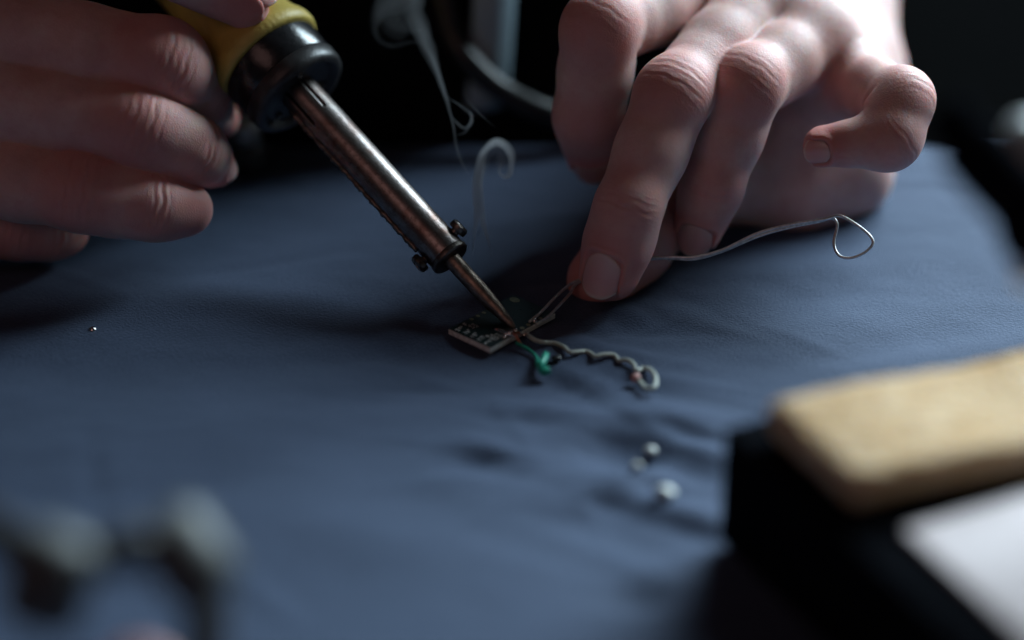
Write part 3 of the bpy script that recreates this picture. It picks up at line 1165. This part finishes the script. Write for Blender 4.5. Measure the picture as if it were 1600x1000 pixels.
def iron():
    t = thing('soldering_iron', 'soldering iron with yellow handle, black collar and browned metal shaft touching the board', 'soldering iron', tuple(TIP))
    mm = 0.001

    def L(name, prof, mat, n=64, parent=None, sm=38):
        V, F = lathe([(a * mm, b * mm) for a, b in prof], TIP, IDIR, TOCAM, n)
        o = mesh_obj(name, V, F, mat)
        fix_normals(o)
        sharp(o, sm)
        adopt(o, t)
        if parent is not None:
            o.parent = parent
            o.matrix_parent_inverse = Matrix.Identity(4)
            o.parent = parent
        return o

    # bit: slim cone, then a rod
    L('bit', [(0.0, 0.3), (0.3, 0.65), (1.5, 0.95), (4, 1.35), (9, 1.95), (12, 2.15), (13, 2.22), (20, 2.28), (27.5, 2.3), (30, 2.3)], M['tip'], 32)
    # shaft: a thin tube with slots near the collar
    n = 80
    ts = np.concatenate([[26, 26.15, 26.4, 26.8], np.linspace(27.5, 74, 60), np.linspace(74.5, 90, 32)])
    rs = np.full(len(ts), 5.25)
    rs[0], rs[1], rs[2] = 4.75, 5.05, 5.2
    V, F = [], []
    for tt, r in zip(ts, rs):
        for k in range(n):
            a = 2 * math.pi * k / n
            V.append(TIP + IDIR * tt * mm + r * mm * (math.cos(a) * inn + math.sin(a) * ib))

    def slot(k, tt):
        a = math.degrees(2 * math.pi * k / n) * SIDE
        a = (a + 180) % 360 - 180
        if 26 < a < 35 and 79.0 < tt:
            return True
        if -38 < a < -29 and 77.0 < tt:
            return True
        return False
    for i in range(len(ts) - 1):
        for k in range(n):
            if slot(k, ts[i]):
                continue
            k2 = (k + 1) % n
            F.append((i * n + k, i * n + k2, (i + 1) * n + k2, (i + 1) * n + k))
    sh = mesh_obj('shaft', V, F, M['shaft'])
    fix_normals(sh)
    md = sh.modifiers.new('thick', 'SOLIDIFY')
    md.thickness = 0.0006
    md.offset = -1
    adopt(sh, t)
    L('dark_core', [(26.6, 2.2), (26.6, 4.2), (95, 4.2), (95, 2.2)], M['black_mat'], 32)  # heater rod blackened to put shade inside the slots
    L('end_rim', [(25.2, 4.4), (25.2, 5.0), (25.6, 5.5), (26.6, 5.55), (27.0, 5.3)], M['steel_dark'], 48)
    # folded seam along the underside of the shaft
    path = []
    rad = []
    for q, tt in enumerate(np.linspace(33, 86, 70)):
        a = math.radians(-72) * SIDE
        rr = 5.35 + 0.10 * math.sin(tt * 1.9) + 0.08 * math.sin(tt * 4.3)
        path.append(TIP + IDIR * tt * mm + rr * mm * (math.cos(a) * inn + math.sin(a) * ib))
        rad.append((0.75 + 0.12 * math.sin(tt * 2.7 + 1) + 0.1 * math.sin(tt * 7)) * mm)
    V, F = tube(path, rad, 10)
    adopt(fix_normals(mesh_obj('seam', V, F, M['steel_dark'])), t)
    # two clamp screws
    for sgn, tt, off in ((1, 30.2, 0.0), (-1, 30.0, 0.0)):
        a = math.radians(86 if sgn > 0 else -80) * SIDE
        d = math.cos(a) * inn + math.sin(a) * ib
        base = TIP + IDIR * tt * mm + d * 4.9 * mm
        V, F = lathe([(0, 1.2 * mm), (1.0 * mm, 1.2 * mm), (1.02 * mm, 2.35 * mm), (1.4 * mm, 2.55 * mm), (2.6 * mm, 2.5 * mm), (3.1 * mm, 2.0 * mm), (3.15 * mm, 1.2 * mm), (2.6 * mm, 1.0 * mm)], base, d, IDIR, 24)
        s = mesh_obj('screw', V, F, M['steel_dark'])
        fix_normals(s)
        sharp(s)
        adopt(s, t)
    # black collar: face ring with a rolled lip, glossy band
    L('collar_lip', [(89.5, 4.9), (89.5, 10.6), (88.5, 11.2), (87.8, 12.2), (87.9, 13.3), (88.5, 14.1), (89.6, 14.45), (92.6, 14.6), (92.9, 14.4), (92.9, 5.0)], M['black_satin'], 96)
    L('collar_band', [(93.0, 5.0), (93.0, 14.15), (93.3, 14.35), (101.0, 14.75), (101.4, 14.4), (101.4, 5.0)], M['black_gloss'], 96)
    for an in (20, 140, 250):
        a = math.radians(an)
        d = math.cos(a) * inn + math.sin(a) * ib
        V, F = lathe([(0, 0.9 * mm), (-0.5 * mm, 1.15 * mm), (-0.9 * mm, 1.0 * mm), (-1.05 * mm, 0.5 * mm)], TIP + IDIR * 89.6 * mm + d * 8.6 * mm, IDIR, TOCAM, 16)
        adopt(fix_normals(mesh_obj('rivet', V, F, M['steel_dark'])), t)
    # yellow rubber handle with a flared end
    prof = [(101.5, 6.0), (101.5, 15.2), (101.9, 15.9), (103.2, 16.35), (105.0, 16.3), (106.8, 15.7), (108.3, 15.0), (110.0, 14.6), (113, 14.0), (118, 13.0),
            (124, 12.2), (132, 11.7), (142, 11.6), (160, 12.2), (185, 12.8), (210, 12.4), (225, 11.0), (230, 8.5), (232, 4.0)]
    L('handle', prof, M['yellow'], 96, sm=60)
    # supply cord from the end of the handle
    e = TIP + IDIR * 231 * mm
    pts = [e, e + IDIR * 0.03, e + IDIR * 0.07 + np.array([-0.02, 0.04, -0.01]), e + IDIR * 0.09 + np.array([-0.05, 0.12, -0.08])]
    V, F = tube(smooth_path(pts, 10), 0.003, 12)
    adopt(fix_normals(mesh_obj('cord', V, F, M['black_rub'])), t)
    return t


iron()

# ------------------------------------------------------------------ circuit board
def board():
    h = 0.0022
    th = 0.0016
    pf, pl, pr = on(766, 544, h), on(689, 521, h), on(868, 489, h)
    ey = unit(pr - pf)
    ex = (pl - pf)
    ex = unit(ex - ey * (ex @ ey))
    ez = np.array([0, 0, 1.0])
    lx = np.linalg.norm(pl - pf)
    ly = (pr - pf) @ ey
    org = pf - ez * th
    t = thing('circuit_board', 'small black circuit board with white print under the iron tip', 'circuit board', tuple(org))
    adopt(box_obj('substrate', org, ex, ey, ez, lx, ly, th - 0.00012, M['fr4'], bevel=0.0001, seg=1), t)
    adopt(box_obj('solder_mask', org + ez * (th - 0.00011) + ex * 0.0001 + ey * 0.0001, ex, ey, ez, lx - 0.0002, ly - 0.0002, 0.0001, M['pcb'], bevel=0.00003, seg=1), t)
    top = pf + ez * 0.00002

    def P(u, v, z=0.0):
        return top + ex * u + ey * v + ez * z
    # print: short strokes in the rows and blocks of the photograph, too small to read
    V, F = [], []

    def stroke(u, v, du, dv):
        b = len(V)
        for (a, c) in ((0, 0), (1, 0), (1, 1), (0, 1)):
            V.append(P(u + du * a, v + dv * c, 0.00003))
        F.append((b, b + 1, b + 2, b + 3))
    rs = random.Random(3)
    mm = 0.001

    def glyphs(u0, v0, count, height, alongu=True):
        w = height * 0.62
        for g in range(count):
            u = u0 + (g * w * 1.35 if alongu else 0)
            v = v0 + (0 if alongu else g * w * 1.35)
            th_ = height * 0.26
            for _ in range(rs.choice((2, 3, 3))):
                if rs.random() < 0.5:
                    stroke(u, v + rs.choice((0, height * 0.42, height * 0.84)), w, th_)
                else:
                    stroke(u + rs.choice((0, w * 0.8)), v, th_, height)
    for k in range(5):
        u = lx - 1.9 * mm - k * 2.5 * mm
        glyphs(u - 0.9 * mm, 0.7 * mm, 2, 0.8 * mm)
        glyphs(u - 0.9 * mm, 1.9 * mm, 2, 0.8 * mm)
        stroke(u - 0.2 * mm, 3.0 * mm, 0.9 * mm, 0.18 * mm)
    glyphs(lx - 4.6 * mm, 4.2 * mm, 5, 0.9 * mm)
    glyphs(lx - 5.0 * mm, 5.5 * mm, 4, 0.7 * mm)
    for r in range(3):
        glyphs(1.5 * mm, (3.6 + r * 1.1) * mm, 6 - r, 0.75 * mm)
    o = mesh_obj('print', V, F, M['silk'], smooth=False)
    adopt(o, t)
    # pads along the long edges and one at the back corner
    def disc(name, u, v, ru, rv, mat, z=0.00006, hgt=0.00005, dome=False):
        pr_ = [(0, 1.0), (1.0, 1.0), (1.0, 0.96)] if not dome else [(0, 1), (0.45, 0.92), (0.8, 0.65), (0.95, 0.35), (1.0, 0.1)]
        n = 20
        Vv, Ff = [], []
        for (hh, rr) in pr_:
            for k in range(n):
                a = 2 * math.pi * k / n
                Vv.append(P(u + ru * rr * math.cos(a), v + rv * rr * math.sin(a), hh * hgt))
        for i in range(len(pr_) - 1):
            for k in range(n):
                k2 = (k + 1) % n
                Ff.append((i * n + k, i * n + k2, (i + 1) * n + k2, (i + 1) * n + k))
        Ff.append(tuple((len(pr_) - 1) * n + k for k in range(n)))
        oo = mesh_obj(name, Vv, Ff, mat)
        return adopt(oo, t)
    disc('pad', lx - 2.2 * mm, ly - 2.0 * mm, 1.5 * mm, 1.1 * mm, M['pad'])
    for k in range(7):
        v = (6.2 + k * 2.3) * mm
        disc('pad', 1.0 * mm, v, 0.65 * mm, 0.55 * mm, M['pad'])
        disc('pad', lx - 1.0 * mm, v + 1.5 * mm, 0.6 * mm, 0.5 * mm, M['pad']) if k < 5 else None
    for (u, v, ru, rv, hh) in ((1.3, 8.6, 1.1, 0.9, 0.9), (3.6, 8.2, 2.6, 0.8, 0.5), (1.2, 6.6, 0.9, 0.7, 0.7), (1.1, 18.0, 0.7, 0.7, 0.6), (1.4, 11.0, 0.7, 0.6, 0.6)):
        disc('solder_joint', u * mm, v * mm, ru * mm, rv * mm, M['solder'], hgt=hh * mm, dome=True)
    return t


board()

# ------------------------------------------------------------------ wires
def wire(name, pts, rad, mat, label=None, cat=None, n=10, sub=8, parent=None):
    p = smooth_path(pts, sub)
    V, F = tube(p, rad, n)
    o = mesh_obj(name, V, F, mat, parent)
    fix_normals(o)
    if label:
        tag(o, label, cat)
    return o


# one thin silver wire doubled through the pinch, with a loop at its far end
wp = [on(827, 503, 0.0026), on(845, 488, 0.0034), on(867, 465, 0.0046), at(885, 449, 6), at(903, 438, 7.5), at(955, 420, 8.0), at(1013, 404, 7.0), at(1050, 402, 5.5), at(1085, 402, 4), at(1130, 390, 3),
      at(1185, 364, 2), at(1240, 350, 1), at(1290, 342, 0), at(1311, 337, 0), at(1335, 349, -1), at(1357, 366, -2), at(1364, 380, -2.5), at(1352, 394, -3), at(1330, 403, -2.5), at(1311, 399, -1.5),
      at(1303, 380, 0), at(1308, 352, 0.8), at(1300, 341, 1.2), at(1280, 346, 1.6), at(1235, 355, 2), at(1185, 369, 3), at(1128, 393, 3.6), at(1085, 405, 4.6), at(1050, 404, 6), at(1013, 406, 7.4),
      at(955, 424, 8.4), at(903, 442, 7.8), at(891, 458, 5.8), on(876, 475, 0.0044), on(856, 495, 0.0032), on(838, 507, 0.0026)]
wire('wire', wp, 0.00039, M['wire'], 'thin silver wire doubled through the pinching fingers and ending in a loop', 'wire', 8, 8)

z6 = [(240, 280), (320, 300), (400, 325), (460, 330), (520, 335), (600, 370), (650, 415), (720, 415), (800, 410), (850, 430), (895, 458), (960, 440), (1050, 440), (1090, 470), (1110, 495), (1180, 490), (1240, 525), (1278, 588),
      (1330, 565), (1400, 580), (1450, 650), (1440, 735), (1370, 755), (1310, 700), (1265, 655)]
tp = []
for i, (a, b) in enumerate(z6):
    tp.append(on(780 + a / 5.926, 480 + b / 5.926, 0.0010 + 0.0004 * math.sin(i * 1.3) + (0.0008 if 18 < i < 23 else 0)))
tp[0][2] = 0.0024
tr = thing('kinked_wire', 'pale grey insulated wire with kinks and a curled end beside the board', 'wire', tuple(tp[0]))
o = wire('insulation', tp, 0.00058, M['insul'], n=12)
adopt(o, tr)
Vb, Fb = lathe([(-0.0012, 0.0004), (-0.0011, 0.0009), (0, 0.00115), (0.0011, 0.0009), (0.0012, 0.0004)], tp[-1], (1, 0.2, 0.2), (0, 0, 1), 14)
adopt(fix_normals(mesh_obj('core', Vb, Fb, M['pink'])), tr)
for k in range(4):
    q = [on(806 + k, 520 - k, 0.0030), on(812 + 2 * k, 522 + 0.5 * k, 0.0032 + 0.0002 * k), on(816 + 3 * k, 524 - k, 0.0028), tp[0] + np.array([0.0002 * k, 0, 0])]
    adopt(wire('strand', q, 0.00012, M['copper'], n=6, sub=5), tr)

gr = thing('green_wire', 'short green insulated wire with a folded end in front of the board', 'wire', tuple(on(812, 545, 0)))
gp = [on(807, 536, 0.0010), on(815, 540, 0.0012), on(824, 545, 0.0010), on(833, 552, 0.0008), on(839, 560, 0.0008), on(842, 572, 0.0011), on(850, 580, 0.0012), on(858, 578, 0.0014)]
adopt(wire('insulation', gp, [0.00042] * 30 + list(np.linspace(0.00042, 0.0011, 16)) + [0.0011] * 11, M['green'], n=12), gr)
adopt(wire('fold', [on(841, 577, 0.0020), on(846, 569, 0.0030), on(851, 560, 0.0032), on(853, 554, 0.0030)], 0.00085, M['green'], n=12), gr)
for k in range(3):
    adopt(wire('strand', [on(798 + 2 * k, 516, 0.0031), on(804 + 2 * k, 524, 0.0028), on(810 + 1.5 * k, 534, 0.0015), on(816 + k, 542, 0.0012)], 0.00013, M['copper'], n=6, sub=5), gr)

# ------------------------------------------------------------------ crumbs and glint beads on the cloth
def pebble(name, px, py, r, mat, label, cat, squash=0.75, seed=1):
    c = on(px, py, 0.0)
    bm = bmesh.new()
    bmesh.ops.create_icosphere(bm, subdivisions=3, radius=r)
    for v in bm.verts:
        q = 1 + 0.22 * mnoise.noise(v.co / r * 1.1 + Vector((seed * 3.1, 0, 0)))
        v.co = Vector((v.co.x * q * 1.15, v.co.y * q, v.co.z * q * squash))
    me = bpy.data.meshes.new(name)
    bm.to_mesh(me)
    bm.free()
    me.materials.append(mat)
    me.polygons.foreach_set('use_smooth', [True] * len(me.polygons))
    o = bpy.data.objects.new(name, me)
    zz = float(cloth_height(np.array([c[0]]), np.array([c[1]]))[0])
    o.location = (c[0], c[1], zz + r * squash * 0.8)
    link(o)
    tag(o, label, cat, 'crumbs scattered on the cloth')
    return o


pebble('crumb', 1017, 692, 0.0014, M['glint'], 'pale bead standing for a glint in the cloth dent below the kinked wire', 'crumb', seed=1)  # this and the next two are added for wet-looking glints
pebble('crumb', 1040, 783, 0.0020, M['glint'], 'largest pale bead standing for a glint on the cloth beside the black stand', 'crumb', seed=2)
pebble('crumb', 995, 742, 0.0011, M['glint'], 'middle one of the three pale beads standing for glints in front of the kinked wire', 'crumb', seed=3)
pebble('crumb', 145, 518, 0.0009, M['solder'], 'tiny shiny solder crumb alone on the cloth under the gripping hand', 'crumb', seed=4)
pebble('crumb', 869, 566, 0.0011, M['black_rub'], 'small dark crumb beside the green wire end', 'crumb', seed=5)

# ------------------------------------------------------------------ black stand with sponge
def stand():
    H = 0.030
    A = on(1130, 668, H)
    B = on(1292, 818, H)
    e1 = unit(B - A)                  # along the side that faces us, towards the camera
    e2 = np.cross(np.array([0, 0, 1.0]), e1)
    if e2[0] < 0:
        e2 = -e2
    ez = np.array([0, 0, 1.0])
    base = A.copy()
    base[2] = 0.0005
    t = thing('tool_stand', 'black box-shaped stand with a white top plate', 'stand', tuple(base))
    adopt(box_obj('case', base, e1, e2, ez, 0.150, 0.130, H - 0.0005, M['black_mat'], bevel=0.0012), t)
    p = A + e1 * 0.0525 + e2 * 0.0115
    adopt(box_obj('top_plate', p + ez * 0.0002, e1, e2, ez, 0.098, 0.110, 0.0016, M['white_plate'], bevel=0.0005), t)
    # sponge lying on the back of the stand, its far end bent up a little
    s0 = on(1190, 676, H + 0.001)
    nu, nv, nw = 36, 60, 10
    lu, lv, lw = 0.036, 0.110, 0.0085
    bm = bmesh.new()
    bmesh.ops.create_grid(bm, x_segments=2, y_segments=2, size=1)
    bm.free()
    f1 = unit(on(1366, 800, H) - on(1203, 655, H))
    f2 = unit(on(1600, 748, H) - on(1366, 800, H))
    V, idx = [], {}

    def vid(i, j, k):
        key = (i, j, k)
        if key in idx:
            return idx[key]
        u, v, w = i / nu * 2 - 1, j / nv * 2 - 1, k / nw * 2 - 1
        # rounded box
        hu, hv, hw, r = lu / 2, lv / 2, lw / 2, 0.0030
        q = np.array([u * hu, v * hv, w * hw])
        inner = np.clip(q, [-hu + r, -hv + r, -hw + r], [hu - r, hv - r, hw - r])
        d = q - inner
        nd = np.linalg.norm(d)
        if nd > 1e-9:
            m = max(abs(d))
            q = inner + d / nd * m if nd > 0 else q
            q = inner + d / nd * min(nd, r)
        nn = mnoise.noise(Vector(q * 220)) * 0.0004 + mnoise.noise(Vector(q * 600)) * 0.00035
        q = q * (1 + nn / 0.006 * np.array([0.25, 0.12, 1.0]))
        a, b = q[0] + hu, q[1] + hv
        z = q[2] + hw + 0.003 * max(0, (b - 0.03) / 0.08) ** 2 + 0.0008 * math.sin(b * 90)
        P = s0 + f1 * a + f2 * b + np.array([0, 0, z])
        idx[key] = len(V)
        V.append(P)
        return idx[key]
    F = []
    for i in range(nu):
        for j in range(nv):
            F.append((vid(i, j, 0), vid(i, j + 1, 0), vid(i + 1, j + 1, 0), vid(i + 1, j, 0)))
            F.append((vid(i, j, nw), vid(i + 1, j, nw), vid(i + 1, j + 1, nw), vid(i, j + 1, nw)))
    for i in range(nu):
        for k in range(nw):
            for j in (0, nv):
                F.append((vid(i, j, k), vid(i + 1, j, k), vid(i + 1, j, k + 1), vid(i, j, k + 1)))
    for j in range(nv):
        for k in range(nw):
            for i in (0, nu):
                F.append((vid(i, j, k), vid(i, j + 1, k), vid(i, j + 1, k + 1), vid(i, j, k + 1)))
    o = mesh_obj('sponge', V, F, M['sponge'])
    fix_normals(o)
    tag(o, 'tan cleaning sponge lying on the black stand', 'sponge')


stand()

# ------------------------------------------------------------------ cable and blurred tools round the edge
wire('cable', [at(672, -160, 78), at(683, -60, 80), at(702, 40, 82), at(735, 98, 82), at(785, 142, 84), at(840, 170, 85), at(900, 190, 88), at(1000, 205, 98), at(1120, 170, 116), at(1230, 40, 132), at(1285, -190, 143)], 0.0036, M['black_rub'],
     'thick black cable curving behind the hand that holds the wire', 'cable', 16, 10)


def knob(name, c, axis, r, ln, mat, parent):
    V, F = lathe([(-ln / 2, r * 0.45), (-ln * 0.46, r * 0.8), (-ln * 0.3, r), (ln * 0.3, r), (ln * 0.46, r * 0.8), (ln / 2, r * 0.45)], c, axis, (0.1, 0.2, 1), 28)
    o = mesh_obj(name, V, F, mat)
    fix_normals(o)
    return adopt(o, parent)


# near corner: a dark hooked tool with two grey knobs
c = on(170, 1000, 0)
t = thing('hooked_tool', 'dark hooked tool with two grey knobs, blurred in the nearest corner of the table', 'tool', tuple(c))
k1, k2 = at(78, 905, -195), at(292, 868, -185)
adopt(wire('bow', [at(-60, 800, -180), at(0, 835, -185), k1, at(140, 872, -193), at(215, 855, -190), k2, at(322, 930, -187), at(318, 1010, -191), at(300, 1100, -195)],
           0.0042, M['black_rub'], n=16), t)
knob('knob', k1, c2w(np.array([0.35, 1, -0.1]) * 1000), 0.0078, 0.019, M['grey_metal'], t)
knob('knob', k2, c2w(np.array([-0.6, 0.8, 0.1]) * 1000), 0.0075, 0.018, M['grey_metal'], t)
adopt(wire('grip', [at(170, 1066, -195), at(220, 1040, -197), at(270, 1071, -195)], 0.0042, M['pink'], n=14), t)

# far side: dark arm with a grey knob beyond the little finger
c = at(1680, 420, -150)
t = thing('clamp_arm', 'black clamp arm with a grey knob beside the curled little finger', 'clamp', (c[0], c[1], 0))
adopt(wire('arm', [at(1476, 165, -150), at(1512, 222, -150), at(1570, 290, -150), at(1650, 360, -148), at(1780, 440, -146), at(1930, 540, -140)], [0.0050] * 8 + [0.0068] * 33, M['black_mat'], n=18), t)
knob('knob', at(1604, 256, -142), c2w(np.array([0.3, 1, 0.2]) * 1000), 0.0062, 0.019, M['pale_metal'], t)
knob('joint', at(1630, 345, -148), c2w(np.array([1, 0.2, 0]) * 1000), 0.008, 0.018, M['black_mat'], t)
knob('glint_stud', at(1606, 424, -148), c2w(np.array([0.2, 0.3, -1]) * 1000), 0.0030, 0.004, M['solder'], t)  # shiny metal stud added to make a white glint
pf = at(1930, 540, -140)
V, F = tube([pf, np.append(pf[:2], 0.0322)], 0.009, 18)
adopt(fix_normals(mesh_obj('foot', V, F, M['black_mat'])), t)

# small grey knob added for an unidentified blur behind the gripping fingers
c = on(388, 262, 0)
t = thing('small_knob', 'small grey out-of-focus knob behind the fingers and the iron collar', 'bottle', tuple(c))
V, F = lathe([(0, 0.005), (0.001, 0.0058), (0.006, 0.0058), (0.008, 0.004), (0.0085, 0.003)], c, (0, 0, 1), (1, 0, 0), 24)
adopt(fix_normals(mesh_obj('body', V, F, M['grey_metal'])), t)
V, F = lathe([(0.0086, 0.0030), (0.0086, 0.0042), (0.014, 0.0040), (0.0150, 0.0030)], c, (0, 0, 1), (1, 0, 0), 24)
adopt(fix_normals(mesh_obj('cap', V, F, M['pale_metal'])), t)

# ------------------------------------------------------------------ smoke
def smoke():
    wisps = []

    def add(pts, rad, flat=1.1):
        P = smooth_path([at(*p) for p in pts], 8)
        r0 = np.interp(np.linspace(0, 1, len(P)), np.linspace(0, 1, len(rad)), rad) * 0.00066
        if not np.isscalar(flat):
            flat = np.interp(np.linspace(0, 1, len(P)), np.linspace(0, 1, len(flat)), flat)
        for q, f_ in enumerate((0.5, 0.85, 1.25, 1.7)):
            jit = np.array([[mnoise.noise(Vector((i * 0.11, q * 3.7, len(wisps) * 1.3))), mnoise.noise(Vector((i * 0.11, q * 3.7 + 9, len(wisps) * 1.3))), 0] for i in range(len(P))])
            Pq = P + (jit @ AX) * (r0 * 0.9)[:, None]
            r = r0 * f_ * (1 + 0.25 * jit[:, 0])
            v, f = tube(Pq, r, 14, (flat, AX[2]))
            o = mesh_obj('smoke' if not wisps else 'wisp', v, f, M['smoke'])
            fix_normals(o)
            o['kind'] = 'stuff'
            if wisps:
                o.parent = wisps[0]
            wisps.append(o)
    # rising plume that curls over
    add([(738, 400, 12), (741, 370, 12), (744, 340, 13), (744, 300, 13), (747, 265, 14), (757, 237, 14), (772, 224, 14), (789, 228, 15), (800, 248, 15), (797, 270, 16), (788, 277, 16), (780, 268, 16), (783, 255, 16)],
        [0.1, 0.5, 0.9, 1.2, 1.2, 1.1, 1.3, 1.2, 0.9, 0.7, 0.5, 0.2], 3.0)
    add([(769, 400, 12), (762, 372, 12), (755, 350, 13), (752, 315, 13), (750, 280, 14), (755, 250, 14), (766, 235, 14)],
        [0.1, 0.5, 0.8, 0.9, 0.8, 0.6, 0.1], 2.8)
    add([(752, 372, 12), (750, 345, 13), (748, 310, 13), (750, 270, 14), (762, 240, 14), (780, 238, 15), (786, 258, 15), (776, 272, 15)], [0.1, 1.2, 1.6, 1.5, 1.8, 2.0, 2.0, 0.3], 0.35)
    # thin thread climbing to the broad upper veil
    add([(735, 275, 16), (722, 255, 17), (712, 225, 18), (708, 195, 19), (702, 170, 20), (694, 145, 21), (684, 115, 22), (672, 85, 23), (660, 60, 24), (652, 30, 25), (646, -10, 26), (640, -40, 26)],
        [0.1, 0.25, 0.3, 0.35, 0.45, 0.6, 0.9, 1.5, 2.2, 3.0, 3.6, 3.6], [1.2, 1.2, 1.0, 0.6, 0.25, 0.12, 0.08])
    add([(704, 178, 20), (712, 190, 20), (726, 200, 20), (737, 190, 20), (736, 178, 20), (730, 172, 20)], [0.1, 0.3, 0.4, 0.5, 0.4, 0.1])
    add([(695, 150, 21), (712, 160, 21), (728, 172, 20), (736, 182, 20), (728, 205, 20), (712, 212, 20)], [0.1, 0.25, 0.25, 0.35, 0.3, 0.1])
    add([(664, 68, 24), (640, 66, 25), (612, 72, 26), (592, 62, 26), (586, 40, 26), (596, 18, 26), (620, 0, 26), (640, -30, 26)], [0.2, 0.6, 0.8, 0.8, 1.2, 2.6, 4.0, 4.0], 0.09)
    add([(658, 50, 25), (632, 40, 26), (612, 18, 26), (620, -20, 26)], [0.5, 3.4, 4.6, 5.0], 0.035)
    add([(775, 200, 18), (752, 180, 18), (734, 160, 18), (722, 140, 18)], [0.08, 0.2, 0.2, 0.08])
    tag(wisps[0], 'thin grey smoke curling up from the soldering point', 'smoke', kind='stuff')


smoke()
